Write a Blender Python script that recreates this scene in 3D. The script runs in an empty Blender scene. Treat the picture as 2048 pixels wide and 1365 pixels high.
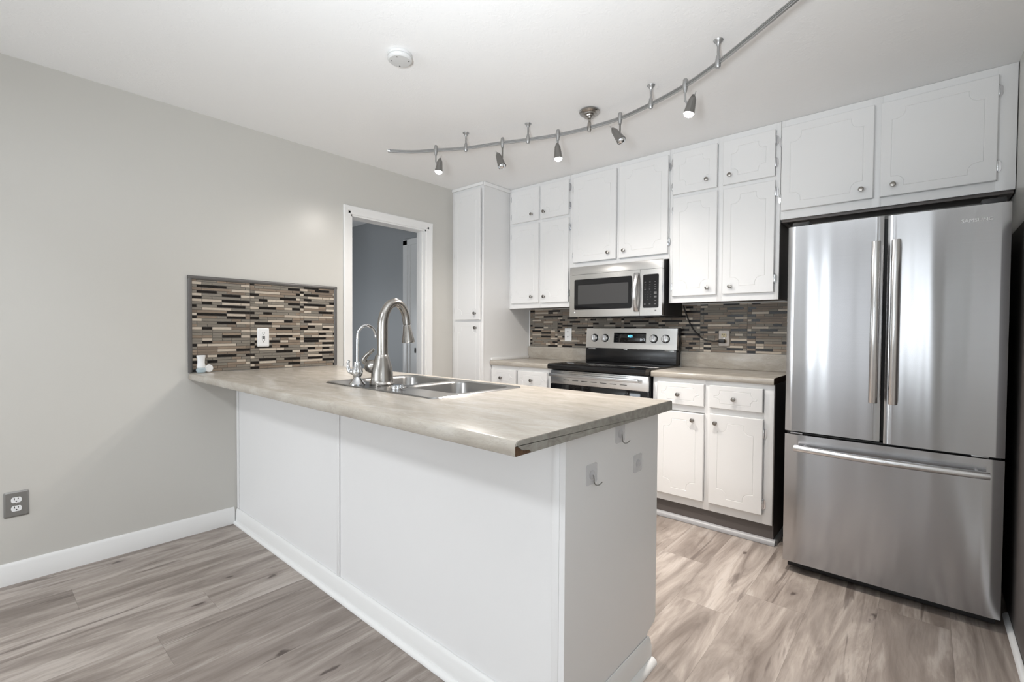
import bpy, bmesh, math, random
from mathutils import Matrix, Vector
random.seed(7)
SC = bpy.context.scene
COL = SC.collection
PI = math.pi
# ------------------------------------------------------------------ camera
cam_d = bpy.data.cameras.new('camera'); cam = bpy.data.objects.new('camera', cam_d); COL.objects.link(cam)
cam_d.sensor_width = 36; cam_d.lens = 945.879 * 36 / 2048; cam_d.clip_start = .02
YAW, PITCH, ROLL = math.radians(41.1097), math.radians(-1.2425), math.radians(.361)
fw = Vector((-math.sin(YAW) * math.cos(PITCH), math.cos(YAW) * math.cos(PITCH), math.sin(PITCH)))
r0 = Vector((math.cos(YAW), math.sin(YAW), 0)); u0 = r0.cross(fw)
rt = math.cos(ROLL) * r0 + math.sin(ROLL) * u0; up = -math.sin(ROLL) * r0 + math.cos(ROLL) * u0
m = Matrix((rt, up, -fw)).transposed().to_4x4(); m.translation = (3.0968, -.7897, 1.162)
cam.matrix_world = m
SC.camera = cam
# ------------------------------------------------------------------ exposure, world, daylight
SC.view_settings.view_transform = 'Standard'; SC.view_settings.look = 'None'
SC.view_settings.gamma = 1; SC.view_settings.exposure = 0.0
SC.view_settings.use_curve_mapping = False
SC.cycles.max_bounces = 10; SC.cycles.diffuse_bounces = 6; SC.cycles.glossy_bounces = 5
SC.cycles.sample_clamp_indirect = 12; SC.cycles.caustics_reflective = False; SC.cycles.caustics_refractive = False
wd = bpy.data.worlds.new('world'); SC.world = wd; wd.use_nodes = True
bg = wd.node_tree.nodes['Background']; bg.inputs[0].default_value = (.86, .93, 1, 1); bg.inputs[1].default_value = .8
H = 2.374
XR, YB, YF = 3.392, 2.57, -4.2           # right wall, back wall, wall behind the camera
def area(name, loc, rot, sx, sy, power, col):
    d = bpy.data.lights.new(name, 'AREA'); d.shape = 'RECTANGLE'; d.size = sx; d.size_y = sy; d.energy = power; d.color = col
    o = bpy.data.objects.new(name, d); COL.objects.link(o); o.location = loc; o.rotation_euler = rot
    return o
COOL = (.88, .945, 1.0)
# daylight through the right window and two narrow ones; the others are added fill
area('daylight_right_window', (XR + .10, -.50, 1.45), (0, PI / 2, 0), 1.15, 1.0, 3.5, COOL)
area('daylight_fill', (.47, YF - .12, 1.1), (PI / 2, 0, 0), .84, 1.9, 48, COOL)  # unseen opening added as soft frontal fill
area('daylight_front_window', (1.635, YF - .12, 1.35), (PI / 2, 0, 0), .15, 1.5, 9, COOL)
area('reflection_fill', (2.14, YF - .12, 1.25), (PI / 2, 0, 0), .70, 1.9, 3.0, (1, 1, 1))  # dim panel of light added to brighten the refrigerator's reflection
area('daylight_side_light', (2.99, YF - .12, 1.35), (PI / 2, 0, 0), .10, 1.5, 4.5, COOL)
# unseen overhead light added as fill, set to cast the overhang's shadow
area('overhead_fill', (1.55, -1.72, H - .10), (0, 0, 0), .34, .34, 29, (.94, .97, 1))
# unseen bounce light added behind the camera to brighten the ceiling
fl = area('bounce_fill', (2.95, -1.05, 1.25), Vector((-.95, 1.3, 1.5)).to_track_quat('-Z', 'Y').to_euler(), .2, .3, 23, (.90, .955, 1))
fl.data.spread = math.radians(105)
# daylight in the hall beyond the doorway
area('hall_window', (-2.55, .9, 1.1), (0, -PI / 2, 0), 1.0, .8, 15, COOL)

# ------------------------------------------------------------------ materials
def S(r, g, b):
    f = lambda c: (c / 255 / 12.92) if c / 255 <= .04045 else ((c / 255 + .055) / 1.055) ** 2.4
    return (f(r), f(g), f(b), 1)
class NT:
    def __init__(s, name):
        s.m = bpy.data.materials.new(name); s.m.use_nodes = True; s.t = s.m.node_tree; s.n = s.t.nodes
        s.b = s.n['Principled BSDF']; s.out = s.n['Material Output']
    def add(s, typ, **kw):
        n = s.n.new(typ)
        for k, v in kw.items(): setattr(n, k, v)
        return n
    def link(s, a, b): s.t.links.new(a, b)
    def set(s, **kw):
        for k, v in kw.items():
            i = s.b.inputs[k.replace('_', ' ')]
            if hasattr(v, 'node'): s.link(v, i)
            else: i.default_value = v
        return s
    def coord(s, scale=(1, 1, 1), kind='Object'):
        tc = s.add('ShaderNodeTexCoord'); mp = s.add('ShaderNodeMapping'); mp.inputs['Scale'].default_value = scale
        s.link(tc.outputs[kind], mp.inputs['Vector']); return mp.outputs[0]
    def pos(s, scale=(1, 1, 1), off=None):
        g = s.add('ShaderNodeNewGeometry'); mp = s.add('ShaderNodeMapping'); mp.inputs['Scale'].default_value = scale
        src = g.outputs['Position']
        if off is not None:
            a = s.add('ShaderNodeVectorMath', operation='ADD'); s.link(src, a.inputs[0]); s.link(off, a.inputs[1]); src = a.outputs[0]
        s.link(src, mp.inputs['Vector']); return mp.outputs[0]
    def noise(s, vec, scale, detail=4, rough=.5, dist=0):
        n = s.add('ShaderNodeTexNoise'); n.inputs['Scale'].default_value = scale; n.inputs['Detail'].default_value = detail
        n.inputs['Roughness'].default_value = rough; n.inputs['Distortion'].default_value = dist
        s.link(vec, n.inputs['Vector']); return n.outputs[0]
    def ramp(s, fac, stops):
        r = s.add('ShaderNodeValToRGB'); e = r.color_ramp.elements
        while len(e) < len(stops): e.new(.5)
        for el, (p, c) in zip(e, stops): el.position = p; el.color = c if len(c) == 4 else (*c, 1)
        s.link(fac, r.inputs[0]); return r.outputs[0]
    def mix(s, fac, a, b, mode='MIX'):
        n = s.add('ShaderNodeMix', data_type='RGBA', blend_type=mode)
        for k, v in ((0, fac), (6, a), (7, b)):
            if hasattr(v, 'node'): s.link(v, n.inputs[k])
            else: n.inputs[k].default_value = v
        return n.outputs[2]
    def math(s, op, a, b=0.0):
        n = s.add('ShaderNodeMath', operation=op)
        for k, v in ((0, a), (1, b)):
            if hasattr(v, 'node'): s.link(v, n.inputs[k])
            else: n.inputs[k].default_value = v
        return n.outputs[0]
    def bump(s, h, strength=.2, dist=.01):
        n = s.add('ShaderNodeBump'); n.inputs['Strength'].default_value = strength; n.inputs['Distance'].default_value = dist
        s.link(h, n.inputs['Height']); s.link(n.outputs[0], s.b.inputs['Normal']); return s
def plain(name, col, rough=.5, metal=0.0, **kw):
    t = NT(name); t.set(Base_Color=col, Roughness=rough, Metallic=metal, **kw); return t.m
def paint(name, col, rough, amp, scale=90):
    t = NT(name); p = t.pos(); n = t.noise(p, 1.6, 3)
    c2 = tuple(v * .93 for v in col[:3]) + (1,)
    t.set(Base_Color=t.mix(t.math('MULTIPLY', n, .5), col, c2), Roughness=rough)
    t.bump(t.noise(p, scale, 5, .6), amp, .002); return t.m
M = {}
M['white'] = paint('cabinet_white_paint', (.80, .80, .80, 1), .33, .08)
M['trim'] = paint('white_trim_paint', (.84, .84, .835, 1), .3, .06)
M['wall'] = paint('greige_wall_paint', (.60, .588, .556, 1), .30, .10, 140)
M['hallwall'] = paint('grey_hall_paint', (.37, .385, .40, 1), .5, .1, 140)
M['panelwhite'] = paint('peninsula_white_paint', (.84, .84, .845, 1), .42, .07)
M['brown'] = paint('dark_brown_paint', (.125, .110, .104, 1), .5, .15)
M['taupe'] = paint('taupe_toe_paint', (.105, .092, .088, 1), .4, .1)
M['greytrim'] = paint('grey_shoe_paint', (.34, .34, .35, 1), .35, .08)
def ceil_mat():
    t = NT('ceiling_texture_paint'); p = t.pos()
    a = t.noise(p, 9, 6, .6, 2.2); b = t.noise(p, 45, 4, .6, 1.2)
    h = t.math('ADD', t.math('MULTIPLY', t.math('GREATER_THAN', a, .53), t.math('MULTIPLY', b, 1.0)), t.math('MULTIPLY', b, .3))
    t.set(Base_Color=(.90, .90, .90, 1), Roughness=.6); t.bump(h, .30, .003); return t.m
M['ceiling'] = ceil_mat()
def brushed(name, col, rough, rot=.25, aniso=.75, wav=0.0, bright=(1, 1, 1)):
    t = NT(name); p = t.pos((1.2, 1.2, 380)); n = t.noise(p, 2.0, 3, .6)
    c = t.mix(t.math('MULTIPLY', n, .55), col, tuple(v * .84 for v in col[:3]) + (1,))
    tg = t.add('ShaderNodeTangent', direction_type='RADIAL', axis='Z')
    t.set(Base_Color=c, Metallic=1.0, Roughness=rough, Anisotropic=aniso, Anisotropic_Rotation=rot, Tangent=tg.outputs[0])
    if wav:
        q = t.pos((1, 0.2, .05)); t.bump(t.noise(q, 7, 1.5, .4), wav, .02)
    return t.m
M['fridge'] = brushed('brushed_stainless_door', (.47, .47, .48, 1), .17, aniso=.88, wav=.16)
M['steel'] = brushed('brushed_stainless', (.80, .80, .795, 1), .27)
M['sinksteel'] = brushed('satin_sink_steel', (.34, .335, .33, 1), .28, aniso=.3)
M['nickel'] = plain('brushed_nickel', (.37, .352, .33, 1), .25, 1)
M['knob'] = plain('pewter_knob', (.30, .285, .265, 1), .26, 1)
M['satin'] = plain('satin_silver', (.40, .40, .40, 1), .34, .85)
M['pewter'] = plain('dark_satin_metal', (.25, .245, .235, 1), .30, .9)
M['chrome'] = plain('polished_chrome', (.70, .71, .73, 1), .06, 1)
M['handle'] = brushed('handle_steel', (.68, .68, .685, 1), .22, rot=0.0, aniso=.3)
M['black'] = plain('black_enamel', (.010, .010, .011, 1), .22)
M['blackmatte'] = plain('black_plastic', (.014, .014, .015, 1), .5)
M['glassblack'] = plain('black_glass', (.006, .006, .007, 1), .04, Specular_IOR_Level=.5)
M['screen'] = plain('smoked_window', (.055, .055, .056, 1), .18)
M['plastic'] = plain('white_plastic', (.83, .84, .85, 1), .3)
M['platewarm'] = plain('almond_outlet', (.62, .52, .33, 1), .4)
M['taupeplate'] = plain('taupe_metal_plate', (.33, .29, .255, 1), .35, .3)
M['greyplate'] = plain('grey_metal_plate', (.26, .255, .245, 1), .35, .5)
M['slot'] = plain('dark_slot', (.01, .01, .01, 1), .6)
M['red'] = plain('red_button', (.45, .03, .03, 1), .4)
M['grey'] = plain('key_legend', (.13, .13, .13, 1), .5)
M['detector'] = plain('detector_plastic', (.62, .62, .615, 1), .55)
M['logo'] = plain('pale_logo', (.74, .74, .75, 1), .5)
M['metaltrim'] = plain('grey_edge_trim', (.125, .12, .117, 1), .38, .2)
M['grout'] = plain('grey_grout', (.235, .22, .205, 1), .8)
def emit(name, col, st):
    t = NT(name); t.set(Base_Color=(0, 0, 0, 1), Emission_Color=col, Emission_Strength=st); return t.m
M['bulb'] = emit('lit_bulb', (1, .97, .93, 1), 40)
M['digits'] = emit('clock_digits', (.10, .55, 1.0, 1), 5)
def clear(name, col, rough, alpha):
    t = NT(name); tr = t.add('ShaderNodeBsdfTransparent'); mx = t.add('ShaderNodeMixShader'); mx.inputs[0].default_value = alpha
    t.set(Base_Color=col, Roughness=rough)
    t.link(tr.outputs[0], mx.inputs[1]); t.link(t.b.outputs[0], mx.inputs[2]); t.link(mx.outputs[0], t.out.inputs[0]); return t.m
M['clearpad'] = clear('clear_adhesive_pad', (.80, .80, .82, 1), .12, .30)
M['clearglass'] = clear('clear_bottle', (.72, .84, .90, 1), .05, .45)
def laminate(name):
    t = NT(name); p = t.pos((1.0, 3.2, 3.2))
    a = t.noise(p, 5.5, 7, .62, .7); v = t.noise(p, 11, 6, .6, 1.6); fine = t.noise(t.pos((4, 16, 16)), 8, 4, .6)
    c = t.ramp(a, [(.30, (.345, .312, .268)), (.50, (.42, .386, .337)), (.70, (.50, .471, .430))])
    vein = t.ramp(t.math('ABSOLUTE', t.math('SUBTRACT', v, .5)), [(0, (1, 1, 1)), (.028, (0, 0, 0))])
    c = t.mix(t.math('MULTIPLY', vein, .40), c, (.29, .265, .24, 1))
    c = t.mix(t.math('MULTIPLY', fine, .18), c, (.47, .42, .36, 1))
    t.set(Base_Color=c, Roughness=.24); t.bump(fine, .04, .001); return t.m
M['laminate'] = laminate('travertine_laminate')
def strip_mat():
    t = NT('grey_marble_end_strip'); p = t.pos((3, 3, 3)); a = t.noise(p, 8, 6, .6, 1.5)
    t.set(Base_Color=t.ramp(a, [(.3, (.22, .205, .18)), (.5, (.31, .295, .262)), (.7, (.38, .37, .34))]), Roughness=.3); return t.m
M['strip'] = strip_mat()
def core_mat():
    t = NT('particleboard_core'); a = t.noise(t.pos(), 240, 4, .7)
    t.set(Base_Color=t.ramp(a, [(.3, (.055, .028, .014)), (.7, (.15, .085, .045))]), Roughness=.85); return t.m
M['core'] = core_mat()
def tile(name, c1, c2, rough, grain):
    t = NT(name); at = t.add('ShaderNodeAttribute', attribute_name='tint')
    vec = t.pos((6, 6, 60), at.outputs['Color']); n = t.noise(vec, 3, 4, .6, .6)
    f = t.math('ADD', t.math('MULTIPLY', n, grain), t.math('MULTIPLY', t.math('FRACT', t.math('MULTIPLY', at.outputs['Fac'], 37.7)), .6))
    t.set(Base_Color=t.mix(f, c1, c2), Roughness=rough, Specular_IOR_Level=.16); return t.m
TILES = [tile('dark_glass_tile', (.014, .012, .011, 1), (.022, .019, .017, 1), .22, .3),
         tile('grey_glass_tile', (.200, .180, .152, 1), (.245, .222, .190, 1), .42, .3),
         tile('cream_stone_tile', (.60, .54, .46, 1), (.46, .395, .325, 1), .38, .7),
         tile('wood_vein_stone_tile', (.36, .285, .218, 1), (.19, .152, .120, 1), .36, .9)]
def floor_mat():
    t = NT('oak_plank_vinyl'); at = t.add('ShaderNodeAttribute', attribute_name='plank')
    sep = t.add('ShaderNodeSeparateColor'); t.link(at.outputs['Color'], sep.inputs[0])
    off = t.add('ShaderNodeVectorMath', operation='MULTIPLY'); t.link(at.outputs['Color'], off.inputs[0]); off.inputs[1].default_value = (9, 17, 5)
    O = off.outputs[0]
    wide = t.noise(t.pos((1, .14, 1), O), 9, 5, .62, 1.3)           # broad light and dark bands along the plank
    fib = t.noise(t.pos((1, .045, 1), O), 130, 3, .7)               # fine fibres
    mid = t.noise(t.pos((1, .11, 1), O), 26, 5, .65, 1.2)
    base = t.ramp(sep.outputs[0], [(0, (.310, .264, .234)), (.35, (.392, .340, .302)), (.7, (.452, .396, .356)), (1, (.346, .298, .265))])
    c = t.mix(t.ramp(wide, [(.28, (1, 1, 1)), (.45, (.48, .48, .48)), (.60, (0, 0, 0))]), base, (.155, .124, .106, 1))
    c = t.mix(t.ramp(wide, [(.56, (0, 0, 0)), (.75, (.8, .8, .8))]), c, (.50, .455, .42, 1))
    c = t.mix(t.ramp(mid, [(.30, (.50, .50, .50)), (.46, (0, 0, 0))]), c, (.155, .125, .110, 1))
    c = t.mix(t.ramp(fib, [(.28, (.30, .30, .30)), (.50, (0, 0, 0))]), c, (.16, .13, .115, 1))
    # cathedral figure on parts of some planks: contour lines of a soft noise
    con = t.math('SINE', t.math('MULTIPLY', t.noise(t.pos((1, .12, 1), O), 4.2, 2, .5, .3), 75))
    area_ = t.ramp(t.noise(t.pos((1, .22, 1), O), 3.6, 1), [(.50, (0, 0, 0)), (.62, (1, 1, 1))])
    rr = t.ramp(con, [(.30, (0, 0, 0)), (.95, (1, 1, 1))])
    c = t.mix(t.math('MULTIPLY', t.math('MULTIPLY', rr, area_), .30), c, (.15, .12, .105, 1))
    # knots with a dark flare around them
    vo = t.add('ShaderNodeTexVoronoi', feature='F1', voronoi_dimensions='2D'); vo.inputs['Scale'].default_value = 3.9; vo.inputs['Randomness'].default_value = 1
    dv = t.add('ShaderNodeVectorMath', operation='ADD'); t.link(t.pos((1, .40, 1), O), dv.inputs[0])
    nz = t.add('ShaderNodeVectorMath', operation='SCALE'); nn = t.add('ShaderNodeTexNoise'); nn.inputs['Scale'].default_value = 16; nn.inputs['Detail'].default_value = 3
    t.link(t.pos((1, .5, 1)), nn.inputs['Vector']); t.link(nn.outputs[1], nz.inputs[0]); nz.inputs['Scale'].default_value = .07
    t.link(nz.outputs[0], dv.inputs[1]); t.link(dv.outputs[0], vo.inputs['Vector'])
    sepv = t.add('ShaderNodeSeparateColor'); t.link(vo.outputs['Color'], sepv.inputs[0]); on = t.math('GREATER_THAN', sepv.outputs[0], .30)
    core = t.math('MULTIPLY', t.ramp(vo.outputs['Distance'], [(.020, (1, 1, 1)), (.045, (0, 0, 0))]), on)
    flare = t.math('MULTIPLY', t.ramp(vo.outputs['Distance'], [(.02, (1, 1, 1)), (.05, (.55, .55, .55)), (.15, (0, 0, 0))]), on)
    c = t.mix(t.math('MULTIPLY', flare, .50), c, (.17, .135, .12, 1))
    c = t.mix(t.math('MULTIPLY', core, .85), c, (.060, .043, .036, 1))
    # dark split streaks
    st = t.noise(t.pos((1, .07, 1), O), 17, 3, .6, .6)
    c = t.mix(t.math('MULTIPLY', t.ramp(st, [(.625, (0, 0, 0)), (.675, (1, 1, 1))]), .62), c, (.095, .072, .062, 1))
    t.set(Base_Color=c, Roughness=.42); t.bump(t.math('ADD', fib, t.math('MULTIPLY', core, -.6)), .10, .0015); return t.m
M['floor'] = floor_mat()
M['seam'] = plain('plank_seam', (.07, .06, .055, 1), .8)
M['liquid'] = clear('blue_liquid', (.50, .66, .72, 1), .05, .4)

# ------------------------------------------------------------------ mesh helpers
def box(bm, x0, x1, y0, y1, z0, z1, bev=0.0, seg=2, mi=0):
    r = bmesh.ops.create_cube(bm, size=1)
    for v in r['verts']:
        v.co = ((x0 + x1) / 2 + v.co.x * (x1 - x0), (y0 + y1) / 2 + v.co.y * (y1 - y0), (z0 + z1) / 2 + v.co.z * (z1 - z0))
    fs = set(f for v in r['verts'] for f in v.link_faces)
    for f in fs: f.material_index = mi
    if bev:
        es = list(set(e for v in r['verts'] for e in v.link_edges))
        bmesh.ops.bevel(bm, geom=es, offset=bev, segments=seg, profile=.5, affect='EDGES')
def tube(bm, pts, rad, seg=14, cap=True, flat=1.0, mi=0):
    pts = [Vector(p) for p in pts]; n = len(pts)
    if not hasattr(rad, '__len__'): rad = [rad] * n
    rings = []; prev = None
    for i, p in enumerate(pts):
        t = (pts[min(i + 1, n - 1)] - pts[max(i - 1, 0)]).normalized()
        if prev is None:
            a = Vector((0, 0, 1)) if abs(t.z) < .9 else Vector((1, 0, 0))
            s = t.cross(a).normalized()
        else:
            s = (prev - t * prev.dot(t)).normalized()
        prev = s; q = t.cross(s)
        rings.append([bm.verts.new(p + rad[i] * (math.cos(2 * PI * k / seg) * s + flat * math.sin(2 * PI * k / seg) * q)) for k in range(seg)])
    for a, b in zip(rings, rings[1:]):
        for k in range(seg):
            bm.faces.new((a[k], a[(k + 1) % seg], b[(k + 1) % seg], b[k])).material_index = mi
    if cap: bm.faces.new(rings[0][::-1]).material_index = mi; bm.faces.new(rings[-1]).material_index = mi
def lathe(bm, prof, org, axis=(0, 0, 1), seg=24, cap=True, mi=0):
    ax = Vector(axis).normalized(); a = Vector((1, 0, 0)) if abs(ax.x) < .9 else Vector((0, 1, 0))
    s = ax.cross(a).normalized(); q = ax.cross(s); org = Vector(org); rings = []
    for r, h in prof:
        rings.append([bm.verts.new(org + ax * h + max(r, 1e-5) * (math.cos(2 * PI * k / seg) * s + math.sin(2 * PI * k / seg) * q)) for k in range(seg)])
    for a, b in zip(rings, rings[1:]):
        for k in range(seg):
            bm.faces.new((a[k], a[(k + 1) % seg], b[(k + 1) % seg], b[k])).material_index = mi
    if cap: bm.faces.new(rings[0][::-1]).material_index = mi; bm.faces.new(rings[-1]).material_index = mi
def prism(bm, poly, ax, a0, a1, mi=0, endmi=None):
    """poly: 2-D points in the plane of the two other axes (in x, y, z order)"""
    def P(p, a):
        c = list(p); c.insert(ax, a); return c
    A = [bm.verts.new(P(p, a0)) for p in poly]; B = [bm.verts.new(P(p, a1)) for p in poly]; n = len(poly)
    for k in range(n): bm.faces.new((A[k], A[(k + 1) % n], B[(k + 1) % n], B[k])).material_index = mi
    e = mi if endmi is None else endmi
    bm.faces.new(A[::-1]).material_index = e; bm.faces.new(B).material_index = e
WL = {}                                            # world location of every parent
def put(o, world, parent):
    o.parent = parent
    w = Vector(world); WL[o.name] = w
    o.location = w - (WL[parent.name] if parent else Vector((0, 0, 0)))
def obj(name, bm, mats, parent=None, ang=35, mat=None, smooth=True, recalc=True):
    if mat is not None: bm.transform(mat)
    if recalc: bmesh.ops.recalc_face_normals(bm, faces=bm.faces[:])
    me = bpy.data.meshes.new(name)
    cs = [v.co for v in bm.verts]
    c = Vector([(min(p[i] for p in cs) + max(p[i] for p in cs)) / 2 for i in range(3)])
    bmesh.ops.translate(bm, verts=bm.verts[:], vec=-c)
    bm.to_mesh(me); bm.free()
    if smooth:
        for p in me.polygons: p.use_smooth = True
        me.set_sharp_from_angle(angle=math.radians(ang))
    for k in (mats if isinstance(mats, (list, tuple)) else [mats]): me.materials.append(M[k] if isinstance(k, str) else k)
    o = bpy.data.objects.new(name, me); COL.objects.link(o); put(o, c, parent); return o
def again(src, world, parent, rz=0.0):             # a copy of one mesh object
    o = src.copy(); COL.objects.link(o); put(o, world, parent); o.rotation_euler = (0, 0, rz); return o
def tag(o, label, cat, group=None):
    o['label'] = label; o['category'] = cat
    if group: o['group'] = group
    return o
def thing(name, loc, label, cat, group=None):
    o = bpy.data.objects.new(name, None); o.empty_display_size = .05; COL.objects.link(o); put(o, loc, None)
    return tag(o, label, cat, group)
def struct(name, bm, mats, parent=None, **kw):
    o = obj(name, bm, mats, parent, **kw)
    if parent is None: o['kind'] = 'structure'
    return o
def B(*a, **k):
    bm = bmesh.new(); box(bm, *a, **k); return bm
def text_mesh(bm, body, size, mat, depth=.0004, align='CENTER'):
    cu = bpy.data.curves.new('t', 'FONT'); cu.body = body; cu.size = size; cu.align_x = align; cu.align_y = 'CENTER'; cu.extrude = depth
    cu.resolution_u = 3
    to = bpy.data.objects.new('t', cu); COL.objects.link(to)
    dg = bpy.context.evaluated_depsgraph_get(); me = bpy.data.meshes.new_from_object(to.evaluated_get(dg))
    me.transform(mat); bm.from_mesh(me)
    bpy.data.objects.remove(to); bpy.data.curves.remove(cu); bpy.data.meshes.remove(me)
FACE = lambda x, y, z: Matrix.Translation((x, y, z)) @ Matrix.Rotation(PI / 2, 4, 'X')     # text that faces -y
def rrect(x0, x1, y0, y1, r, seg=6):
    out = []
    for cx, cy, a in ((x1 - r, y1 - r, 0), (x0 + r, y1 - r, PI / 2), (x0 + r, y0 + r, PI), (x1 - r, y0 + r, 1.5 * PI)):
        for k in range(seg + 1):
            t = a + k / seg * PI / 2; out.append((cx + r * math.cos(t), cy + r * math.sin(t)))
    return out

# ================================================================== THE SETTING
# floor: each plank is one face of the floor, with its own tone
def build_floor():
    bm = bmesh.new(); lay = bm.faces.layers.float_color.new('plank')
    W, L, X0 = .2256, 1.22, .263
    joint = {0: -.507, 2: -.125, 3: -.34, 10: 1.46, 12: 1.72, 1: .42, 4: .62, 11: .78}
    tone = {(0, 0): .62, (1, 0): .5}
    box(bm, -2.7, XR + .1, YF - .1, YB + .1, -.06, -.001, mi=1)
    rnd = random.Random(4)
    def plank(x0, x1, y0, y1):
        g = .00022
        f = bm.faces.new([bm.verts.new(p) for p in ((x0 + g, y0 + g, 0), (x1 - g, y0 + g, 0), (x1 - g, y1 - g, 0), (x0 + g, y1 - g, 0))])
        f[lay] = (rnd.random(), rnd.random(), rnd.random(), 1); f.material_index = 0
    for k in range(-13, 15):
        x0, x1 = X0 + W * k, min(X0 + W * (k + 1), XR + .1)
        j = joint.get(k, rnd.uniform(-1, 1))
        y = j - math.ceil((j - YF) / L) * L
        while y < YB + .1:
            a, b = max(y, YF - .1), min(y + L, YB + .1)
            if b > a + .01: plank(x0, x1, a, b)
            y += L
    return struct('floor', bm, ['floor', 'seam'], smooth=False, recalc=False)
build_floor()
struct('ceiling', B(-2.7, XR + .1, YF - .1, YB + .1, H, H + .1), 'ceiling')
# left wall with the doorway, in one mesh
DY0, DY1, DZ = 1.003, 1.680, 1.985
bm = bmesh.new()
box(bm, -.107, 0, YF - .1, DY0, 0, H); box(bm, -.107, 0, DY1, YB + .1, 0, H); box(bm, -.107, 0, DY0, DY1, DZ, H)
struct('wall_left', bm, 'wall')
struct('wall_back', B(0, XR + .1, YB, YB + .1, 0, H), 'wall')
bm = bmesh.new()                                   # right wall with its window opening beside the camera
box(bm, XR, XR + .1, -.02, YB, 0, H); box(bm, XR, XR + .1, YF, -1.02, 0, H)
box(bm, XR, XR + .1, -1.02, -.02, 0, .88); box(bm, XR, XR + .1, -1.02, -.02, 2.03, H)
struct('wall_right', bm, 'wall')
bm = bmesh.new()                                   # wall behind the camera with its windows and the added fill openings
for x0, x1 in ((0, .05), (.89, 1.56), (1.71, 1.79), (2.49, 2.94), (3.04, XR)): box(bm, x0, x1, YF - .1, YF, 0, H)
for x0, x1, za, zb in ((.05, .89, .12, 2.08), (1.56, 1.71, .6, 2.1), (1.79, 2.49, .25, 2.2), (2.94, 3.04, .6, 2.1)):
    box(bm, x0, x1, YF - .1, YF, 0, za); box(bm, x0, x1, YF - .1, YF, zb, H)
struct('wall_front', bm, 'wall')
# hall beyond the doorway
struct('wall_hall_back', B(-2.6, -.107, 2.19, 2.29, 0, H), 'hallwall')
struct('wall_hall_left', B(-2.7, -2.6, -.5, 2.29, 0, H), 'hallwall')
struct('wall_hall_front', B(-2.6, -.107, -.6, -.5, 0, H), 'hallwall')
# door casing of the doorway: left leg, right leg, head, jambs
bm = bmesh.new()
def casing(bm, y0, y1, z0, z1, vertical):
    box(bm, .0005, .012, y0, y1, z0, z1, .003)
CW = .058
def casing_poly(inner, outer):                     # profile across the casing: thin inside, thick outside
    s = 1 if outer > inner else -1
    return [(0.0005, inner), (.008, inner), (.010, inner + s * .006), (.010, inner + s * .022), (.015, inner + s * .032), (.017, outer - s * .004), (.014, outer), (.0005, outer)]
prism(bm, casing_poly(DY0, DY0 - CW), 2, 0, DZ + CW); prism(bm, casing_poly(DY1, DY1 + CW), 2, 0, DZ + CW)
pz = [(x, z) for x, z in casing_poly(DZ, DZ + CW)]
prism(bm, pz, 1, DY0 - CW + .001, DY1 + CW - .001)
box(bm, -.107, .0005, DY0 - .001, DY0 + .012, 0, DZ); box(bm, -.107, .0005, DY1 - .012, DY1 + .001, 0, DZ); box(bm, -.107, .0005, DY0, DY1, DZ - .012, DZ)
box(bm, -.06, -.03, DY0 + .012, DY0 + .022, 0, DZ - .01); box(bm, -.06, -.03, DY1 - .022, DY1 - .012, 0, DZ - .01)
struct('trim_1', bm, 'trim')
# door at the end of the hall
bm = bmesh.new()
for x0, x1 in ((-1.0, -.925), (-.20, -.125)): box(bm, x0, x1, 2.172, 2.19, 0, 2.09, .004)
box(bm, -1.0, -.125, 2.172, 2.19, 2.035, 2.095, .004)
d2 = struct('door_1', bm, 'trim')
bm = bmesh.new(); box(bm, -.925, -.20, 2.180, 2.189, .01, 2.035, .002); box(bm, -.915, -.88, 2.176, 2.182, .01, 2.03, .002)
obj('door_panel', bm, 'trim', d2)
bm = bmesh.new(); box(bm, -.806, -.788, 2.1745, 2.1795, .93, .982, .0015); box(bm, -.802, -.793, 2.171, 2.175, .945, .966, .001); obj('door_latch', bm, 'blackmatte', d2)
# baseboard of the left wall
def base_poly(h, t=.013): return [(0.0005, 0), (t, 0), (t, h * .70), (t - .003, h * .78), (t - .003, h * .86), (t - .007, h * .95), (.004, h), (.0005, h)]
bm = bmesh.new(); prism(bm, base_poly(.098), 1, YF, .2375); prism(bm, base_poly(.098), 1, .834, DY0 - CW - .001); prism(bm, base_poly(.098), 1, DY1 + CW + .001, 1.965)
struct('baseboard_left', bm, 'trim')
bm = bmesh.new()
prism(bm, [(XR - x, z) for x, z in base_poly(.09)], 1, YF, 1.518)
prism(bm, [(XR - .0160 - x, z) for x, z in ((0, 0), (.017, 0), (.016, .007), (.011, .013), (.004, .017), (0, .017))], 1, YF, 2.0)
struct('baseboard_right', bm, 'trim')

struct('dark_panel', B(XR - .0155, XR - .0006, 1.52, YB - .008, .020, 1.60, bev=.002), 'brown')  # dark brown panel added over the wall beside the refrigerator
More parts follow.
